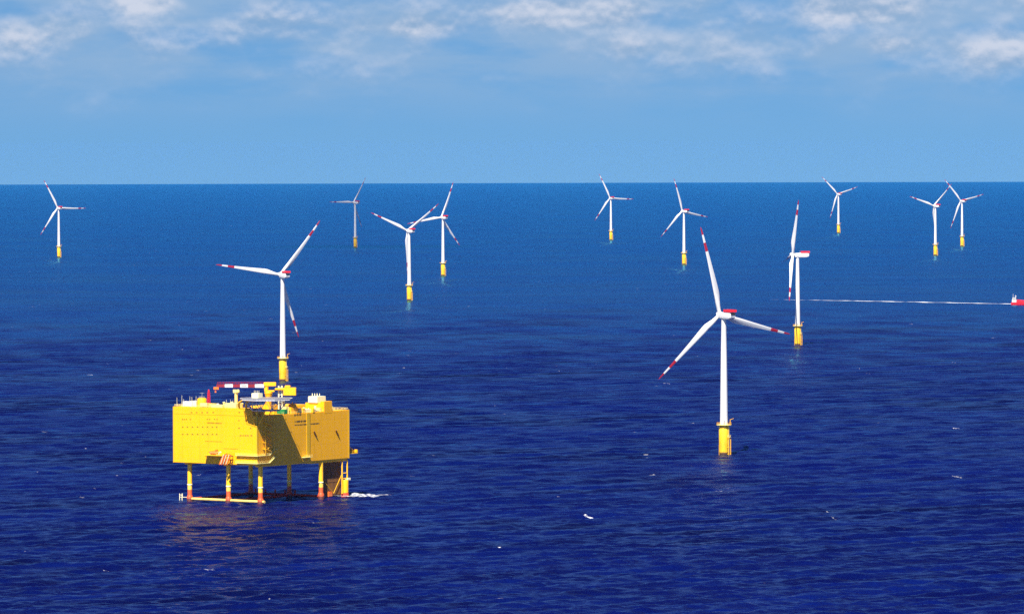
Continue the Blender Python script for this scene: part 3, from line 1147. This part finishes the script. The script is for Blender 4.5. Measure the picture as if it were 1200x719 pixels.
for k in range(5):       # ladders and rub strips hanging down the two faces
    b = MB()
    a_ = (9, 19, 33, 44, 54)[k]
    b.box(-a_ - .09, -a_ + .09, -.12, .01, ZB + .4, ZL - 1.2 if k % 2 else ZT - 6)
    b.build('conduit', M['yellow'], plat)

# ------------------------------------------------------------------ things standing on the platform


def pthing(name, u, v, z, label, cat, group=None):
    return empty(name, PW(u, v, z), -TH, label, cat, group)


# pedestal crane; local frame of the crane: x along the boom away from its tip
cu, cvv, cz = 11.5, 25.5, ZT + .9
crane = pthing('pedestal_crane', cu, cvv, cz, 'yellow pedestal crane with red and white boom lying in its rest', 'crane')
crane.rotation_euler = (0, 0, R(-2))
b = MB().lathe([(2.0, -1.0), (1.9, .5), (1.75, 9.0), (2.1, 9.6), (2.1, 10.2)], 24)
b.build('pedestal', M['yellow'], crane)
b = MB()
b.lathe([(2.3, 10.22), (2.4, 10.9), (2.2, 11.3)], 24)
b.box(-2.2, 3.4, -1.7, 1.7, 11.2, 12.2)
b.tube((-1.4, 0, 12), (-0.6, 0, 16.2), 1.2, .9, n=12)
b.box(-2.6, 4.2, -1.3, 1.3, 14.4, 16.6)
sl = b.build('slewing_column', M['yellow'], crane, bevel=.15)
b = MB()
b.box(8.4, 15.4, -2.4, 2.4, 9.2, 13.6)
b.box(9.2, 12.2, -2.0, 2.0, 13.6, 14.8)
b.box(3.6, 9.0, -1.0, 1.0, 12.2, 13.4)
b.build('machinery_house', M['yellow'], crane, bevel=.2)
b = MB()
for x in (5.6, 7.4):
    b.tube((x, 1.0, 0), (x, 1.0, 14.6), .42, n=8)
for k in range(7):
    b.bar((5.6, 1.0, 1.5 + k * 2), (7.4, 1.0, 1.5 + k * 2), .2)
b.build('access_mast', M['cream'], crane)
boom = MB()
LB = 29.0
boom.box(-LB, -2.5, -.08, .08, 14.2, 14.3)
boom = boom.build('boom', M['red'], crane)
bm_mats = {'red': MB(), 'white': MB()}
cuts = [-LB, -LB + 4.6, -LB + 9.2, -LB + 13.2, -LB + 17.6, -LB + 21.4, -LB + 25.4, -2.3]
for k in range(7):
    tgt = bm_mats['red' if k % 2 == 0 and k < 6 else 'white']
    x0, x1 = cuts[k] + .04, cuts[k + 1] - .04
    # box girder section, deeper towards the heel
    zlo0, zlo1 = 13.9 - .012 * (x0 + LB), 13.9 - .012 * (x1 + LB)
    tgt.add([(x0, -.7, zlo0), (x1, -.7, zlo1), (x1, .7, zlo1), (x0, .7, zlo0), (x0, -.7, 15.5), (x1, -.7, 15.6), (x1, .7, 15.6), (x0, .7, 15.5)],
            [(3, 2, 1, 0), (4, 5, 6, 7), (0, 1, 5, 4), (1, 2, 6, 5), (2, 3, 7, 6), (3, 0, 4, 7)])
bm_mats['red'].build('red_section', M['boom_red'], boom)
bm_mats['white'].build('white_section', M['white'], boom)
b = MB()
b.rails([(-LB + .5, -.75, 15.5), (-3, -.75, 15.6)], 1.2, post=1.7, r=.06)
b.rails([(-LB + .5, .75, 15.5), (-3, .75, 15.6)], 1.2, post=1.7, r=.06)
b.build('boom_railing', M['boom_red'], boom)
b = MB()
b.box(-LB - 1.6, -LB + 1.2, -.9, .9, 12.6, 14.0)
b.tube((-LB - .6, 0, 12.6), (-LB - .6, 0, 11.4), .25, n=8)
b.box(-LB - 1.0, -LB - .2, -.35, .35, 10.9, 11.7)
b.build('hook_block', M['orange'], boom)
b = MB()
for k in range(5):
    x = -LB + 14.2 + .5 * k
    b.box(x, x + .3, -.735, -.68, 14.35, 15.05)
b.build('boom_lettering', M['letter'], boom)

rest = pthing('boom_rest', 26.3, 15.2, ZT + .9, 'slim yellow post holding up the red and white crane boom', 'boom rest')
b = MB().lathe([(1.0, -1.0), (0.95, 10.5), (1.05, 10.8)], 18)
b.build('post', M['pale_yellow'], rest)
b = MB()
b.box(-1.2, 1.2, -1.3, 1.3, 10.8, 11.3)
b.box(-1.2, 1.2, -1.3, -1.0, 11.3, 12.6)
b.box(-1.2, 1.2, 1.0, 1.3, 11.3, 12.6)
b.build('cradle', M['pale_yellow'], rest)

# tank and boxes on the sunny edge
tank = pthing('storage_tank', 42.0, 4.4, ZL, 'upright round yellow tank on the roof edge beside white boxes', 'tank')
MB().lathe([(2.6, 0), (2.6, 4.4), (2.4, 4.7), (1.0, 5.0)], 24).build('shell', M['yellow'], tank)
b = MB()
b.rails([(1.8 * math.cos(a * math.pi / 4), 1.8 * math.sin(a * math.pi / 4), 4.8) for a in range(8)], .9, True, 3, .05)
b.tube((0, 0, 5.0), (0, 0, 8.0), .1, n=6)
b.tube((-1.6, 0, 7.6), (1.6, 0, 7.6), .08, n=6)
b.build('top_rail', M['grey'], tank)


def container(name, u, v, z, sx, sy, sz, mt, label, cat='container', group=None):
    t = pthing(name, u, v, z, label, cat, group)
    b = MB()
    b.box(-sx / 2, sx / 2, -sy / 2, sy / 2, .12, sz)
    n = int(sx / .8)
    for k in range(n):
        x = -sx / 2 + (k + .5) * sx / n
        b.box(x - .12, x + .12, -sy / 2 - .06, sy / 2 + .06, .3, sz - .25)
    b.build('shell', M[mt], t)
    b = MB()
    for s in (-1, 1):
        for s2 in (-1, 1):
            b.box(s * sx / 2 - .12, s * sx / 2 + .12, s2 * sy / 2 - .12, s2 * sy / 2 + .12, 0, sz + .06)
    b.build_each('corner_post', M[mt], t)
    b = MB()
    b.box(-sx / 2 - .05, -sx / 2 - .02, -sy * .4, sy * .4, .3, sz - .2)
    b.build('door', M['grey'], t)
    return t


container('equipment_container', 50.8, 3.6, ZL, 6.0, 2.6, 2.9, 'white', 'white equipment box at the left end of the roof', 'container')
container('equipment_container', 46.3, 4.0, ZL, 2.6, 2.6, 3.3, 'cream', 'cream box squeezed between white box and round tank', 'container')
container('equipment_container', 38.0, 1.9, ZL, 4.8, 2.4, 2.3, 'pale_yellow', 'low pale yellow box between round tank and red mast', 'container')
container('equipment_container', -0.2 + 3.0, 26.5, ZT, 5.2, 2.6, 2.6, 'green', 'green container on the roof edge beneath the helideck', 'container')
container('equipment_container', 3.4, 30.6, ZT, 2.4, 2.4, 3.9, 'pale_yellow', 'tall pale yellow cabinet beside the green container', 'container')

rm = pthing('lattice_mast', 36.9, 4.0, ZL, 'short red lattice mast on the sunny roof edge', 'mast')
b = MB()
for s in (-1, 1):
    for s2 in (-1, 1):
        b.tube((.55 * s, .55 * s2, 0), (.42 * s, .42 * s2, 8.2), .13, n=6)
for k in range(6):
    z0, z1 = k * 1.36, (k + 1) * 1.36
    w0, w1 = .55 - .13 * z0 / 8.2, .55 - .13 * z1 / 8.2
    for s in (-1, 1):
        b.tube((-w0, s * w0, z0), (w1, s * w1, z1), .09, n=5)
        b.tube((s * w0, w0, z0), (s * w1, -w1, z1), .09, n=5)
    b.box(-w1, w1, -w1, w1, z1 - .12, z1)
b.build('lattice', M['red'], rm)
b = MB().lathe([(.5, 8.2), (.55, 8.6), (.4, 9.6), (.1, 9.8)], 12)
b.build('beacon', M['red'], rm)

gl = pthing('exhaust_stack', 9.0, 36.0, ZT, 'slim white exhaust stack next to the orange-yellow round tank', 'exhaust stack')
MB().lathe([(.8, 0), (.75, 6.8), (.9, 7.0), (.9, 7.4), (.3, 8.4)], 16).build('stack', M['cream'], gl)
b = MB()
for k in range(5):
    b.lathe([(.86, 1 + k * 1.3), (.86, 1.15 + k * 1.3)], 16)
b.build('band', M['grey'], gl)
tk = pthing('storage_tank', 4.6, 38.3, ZT, 'squat orange-yellow tank between the crane and the roof house', 'tank')
MB().lathe([(2.3, 0), (2.35, .3), (2.35, 4.0), (1.9, 4.8), (.8, 5.2)], 24).build('shell', paint('tank_orange_yellow', (0.80, 0.36, 0.012), 0.45, 0.2), tk)
b = MB()
b.tube((0, 0, 5.1), (0, 0, 6.2), .25, n=8)
b.rails([(2.2 * math.cos(a * math.pi / 4), 2.2 * math.sin(a * math.pi / 4), 4.3) for a in range(8)], .9, True, 3, .05)
b.build('top_rail', M['yellow'], tk)


# lifeboat on its ledge and the orange launching gear beside it
def lifeboat():
    t = pthing('lifeboat', 28.6, -1.9, 27.0, 'orange enclosed lifeboat resting on the ledge of the sunny wall', 'lifeboat')
    n, mlen = 12, 7.2
    vs, fs = [], []
    st = 15
    for k in range(st):
        s = k / (st - 1)
        x = (s - .5) * mlen
        wd = 1.15 * max(.05, math.sin(math.pi * min(.98, max(.02, s))) ** .55)
        for i in range(n):
            a = 2 * math.pi * i / n
            z = 1.25 + 1.05 * math.sin(a) * (wd / 1.15) ** .6
            vs.append((x, wd * math.cos(a), z))
    for k in range(st - 1):
        for i in range(n):
            j = (i + 1) % n
            fs.append((k * n + i, k * n + j, (k + 1) * n + j, (k + 1) * n + i))
    fs += [tuple(range(n)), tuple(range((st - 1) * n, st * n))]
    b = MB()
    b.add(vs, fs)
    b.build('boat_hull', M['orange'], t, sharp=60)
    b = MB()
    b.box(.9, 2.3, -.6, .6, 2.0, 2.85)
    b.build('wheelhouse', M['orange'], t, bevel=.12)
    b = MB()
    b.box(-2.4, 2.4, -1.22, 1.22, 1.1, 1.25)
    b.build('fender', M['cream'], t)
    b = MB()
    for x in (-2.2, 2.2):
        b.box(x - .15, x + .15, -1.0, 1.0, 0, .5)
    b.build('cradle', M['pale_yellow'], t)
    return t


lifeboat()
dv = pthing('lifeboat_davit', 21.0, -1.9, 21.6, 'white and orange lifeboat launching gear hanging beside the ledge', 'davit')
b = MB()
for k in range(5):
    x0 = -3.0 + k * 1.35
    b.bar((x0 - .3, -.9 - .15 * (k % 2), .2), (x0 + 2.5, -.9 + .25 * (k % 2), 6.6 - .35 * abs(k - 2)), .62)
b.build('launching_rail', M['orange'], dv)
b = MB()
for k in range(3):
    x0 = -2.2 + k * 1.9
    b.bar((x0, -1.3, .6), (x0 + 2.2, -1.3, 5.8), .34)
b.bar((-4.1, -.6, 5.6), (-2.6, -.6, 7.2), .8)
b.build('launching_arm', M['cream'], dv)
b = MB()
b.bar((-3.6, .3, .5), (4.4, .3, .5), .4)
b.bar((-3.0, .3, 5.0), (5.0, .3, 5.0), .4)
for x in (-2.5, 1, 4.2):
    b.bar((x, .3, .5), (x, 1.85, .5), .35)
    b.bar((x, .3, 5.0), (x, 1.85, 5.0), .35)
b.build('wall_frame', M['rust'], dv)

# ------------------------------------------------------------------ ship with its wake, foam at the platform


def foam_mat(name, lo, hi, sc, grow=0.22):
    m, t, p = mat(name)
    o = [n for n in t.n if n.type == 'OUTPUT_MATERIAL'][0]
    tcn = t.new('ShaderNodeTexCoord')
    ob = tcn.outputs['Object']
    uvx, uvy, _ = t.xyz(tcn.outputs['UV'])
    n = t.noise(t.vmul(ob, (1, .7, 1)), sc, 5, 0.62)
    n2 = t.noise(ob, sc * .17, 3, 0.55)
    edge = t.m('MULTIPLY', t.rng(t.m('ABSOLUTE', t.m('SUBTRACT', uvy, .5)), .18, .5, 1.0, 0.0), t.rng(uvx, 0.0, grow, 0.0, 1.0))
    f = t.rng(t.m('ADD', t.m('ADD', n, t.m('MULTIPLY', n2, .6)), t.m('MULTIPLY', edge, .55)), lo, hi)
    f = t.m('MULTIPLY', f, t.rng(edge, 0.0, .25))
    p.inputs['Base Color'].default_value = c4(.80, .83, .86)
    p.inputs['Roughness'].default_value = .8
    tr = t.new('ShaderNodeBsdfTransparent')
    mx = t.new('ShaderNodeMixShader')
    t.l.new(f, mx.inputs[0])
    t.l.new(tr.outputs[0], mx.inputs[1])
    t.l.new(p.outputs[0], mx.inputs[2])
    t.l.new(mx.outputs[0], o.inputs[0])
    return m


def ribbon(name, path, widths, material, lift, nx=160, ny=5):
    """foam lying on the water, following its swell"""
    path = np.array(path, float)
    seg = np.concatenate([[0], np.cumsum(np.hypot(*(path[1:] - path[:-1]).T))])
    s = np.linspace(0, seg[-1], nx)
    px, py = np.interp(s, seg, path[:, 0]), np.interp(s, seg, path[:, 1])
    wd = np.interp(s, seg, widths)
    tx, ty = np.gradient(px), np.gradient(py)
    ln = np.hypot(tx, ty)
    nxn, nyn = -ty / ln, tx / ln
    vs, uv = [], []
    for i in range(nx):
        for j in range(ny):
            f = j / (ny - 1)
            x, y = px[i] + nxn[i] * wd[i] * (f - .5), py[i] + nyn[i] * wd[i] * (f - .5)
            d = math.hypot(x, y)
            spc = max(float(sea_spacing(np.array(d))), d * math.radians(.016))
            vs.append((x, y, curv(x, y) + float(wave(np.array([x]), np.array([y]), spc)[0]) + lift))
            uv.append((i / (nx - 1), f))
    fs = [(i * ny + j, (i + 1) * ny + j, (i + 1) * ny + j + 1, i * ny + j + 1) for i in range(nx - 1) for j in range(ny - 1)]
    me = bpy.data.meshes.new(name)
    me.from_pydata(vs, [], fs)
    ul = me.uv_layers.new(name='UVMap')
    for lp in me.loops:
        ul.data[lp.index].uv = uv[lp.vertex_index]
    for p in me.polygons:
        p.use_smooth = True
    me.materials.append(material)
    if me.polygons[0].normal.z < 0:
        me.flip_normals()
    o = bpy.data.objects.new(name, me)
    col.objects.link(o)
    return o


wake = ribbon('ship_wake', [(285, 6972), (420, 6880), (520, 6800), (626, 6708)], [10, 14, 18, 14], foam_mat('wake_foam', 1.02, 1.42, .10, 0.34), .9, 300)
tag(wake, 'long thin white wake trailing behind the red ship', 'wake', kind='stuff')
pf = PW(1.5, 84, 0)
foam = ribbon('sea_foam', [(pf.x + 32, pf.y - 4), (pf.x + 16, pf.y - 2), (pf.x - 1, pf.y), (pf.x - 12, pf.y - 6), (pf.x - 22, pf.y - 12)], [8, 26, 36, 22, 6], foam_mat('leg_foam', 1.16, 1.62, .45), .9, 120)
tag(foam, 'white foam washing around the foot of the platform', 'foam', kind='stuff')

sx, sy = 618.5, 6704.0
ship = empty('service_vessel', (sx, sy, curv(sx, sy)), R(-14), 'small red ship with white aft deckhouse, trailing a white wake', 'ship')
LSH, BSH = 34.0, 8.0
st = 14
vs, fs = [], []
for k in range(st):
    s = k / (st - 1)
    x = s * LSH
    half = BSH / 2 * (1.0 if s < .62 else math.cos((s - .62) / .38 * math.pi / 2) ** .8 + .02)
    top = 3.2 + 2.2 * max(0, (s - .5) / .5) ** 1.5
    for (f, z) in ((.55, -2.0), (.92, 0.4), (1.0, top), (-1.0, top), (-.92, .4), (-.55, -2.0)):
        vs.append((x + (top * .35 if z == top and s > .9 else 0), half * f, z))
for k in range(st - 1):
    for i in range(6):
        j = (i + 1) % 6
        fs.append((k * 6 + i, k * 6 + j, (k + 1) * 6 + j, (k + 1) * 6 + i))
fs += [tuple(range(5, -1, -1)), tuple(range((st - 1) * 6, st * 6))]
b = MB()
b.add(vs, fs)
b.build('ship_hull', M['red'], ship)
b = MB()
b.box(1.0, 6.5, -3.2, 3.2, 3.2, 6.6)
b.box(1.6, 5.8, -2.8, 2.8, 6.6, 9.0)
aft = b.build('deckhouse', M['white'], ship, bevel=.2)
b = MB()
b.box(5.82, 5.88, -2.4, 2.4, 7.4, 8.4)
for s in (-1, 1):
    b.box(2.2, 5.4, s * 2.82, s * 2.86, 7.4, 8.4)
b.build('window_band', M['dark'], aft)
b = MB()
b.tube((2.0, 0, 9), (2.0, 0, 13.6), .16, n=6)
b.tube((5.2, 0, 9), (5.2, 0, 12.4), .35, .15, n=8)
b.tube((4.0, 0, 11), (6.6, 0, 11), .14, n=6)
b.build('ship_mast', M['white'], ship)
b = MB()
b.extrude([(6.8, 3.2), (22, 3.2), (21, 5.2), (8, 6.6), (6.8, 6.4)], 'y', -2.8, 2.8)
b.build('cargo_deck_house', M['red'], ship, bevel=.15)

# ------------------------------------------------------------------ thin cumulus drifting over one of the far turbines
cl_x, cl_y, cl_z = -312.1, 10795.2, 2600.0
off = (cl_z - 70) / math.tan(R(SUN_EL))
cl_c = Vector((cl_x + SUN_DIR.x / math.cos(R(SUN_EL)) * off, cl_y + SUN_DIR.y / math.cos(R(SUN_EL)) * off, cl_z))
bm = bmesh.new()
bmesh.ops.create_icosphere(bm, subdivisions=5, radius=1.0)
rc = random.Random(5)
lumps = [Vector((rc.uniform(-1, 1), rc.uniform(-1, 1), rc.uniform(-.3, 1))).normalized() for _ in range(26)]
for v in bm.verts:
    n_ = v.co.normalized()
    k = 1.0 + sum(.20 * math.exp(-((n_ - q).length / .33) ** 2) for q in lumps)
    v.co = Vector((n_.x * 190 * k, n_.y * 160 * k, (n_.z * 85 if n_.z > 0 else n_.z * 28) * k))
me = bpy.data.meshes.new('cloud')
bm.to_mesh(me)
bm.free()
for p in me.polygons:
    p.use_smooth = True
cm = bpy.data.materials.new('thin_cloud')
cm.use_nodes = True
ct = NT(cm.node_tree)
ct.n.clear()
co_ = ct.new('ShaderNodeOutputMaterial')
cvn = ct.new('ShaderNodeVolumePrincipled')
cvn.inputs['Color'].default_value = c4(.97, .97, .97)
cvn.inputs['Density'].default_value = 0.0075
ct.l.new(cvn.outputs[0], co_.inputs['Volume'])
me.materials.append(cm)
cloud = bpy.data.objects.new('cloud', me)
col.objects.link(cloud)
cloud.location = cl_c
tag(cloud, 'thin small cloud high over the greyish distant turbine', 'cloud', kind='stuff')
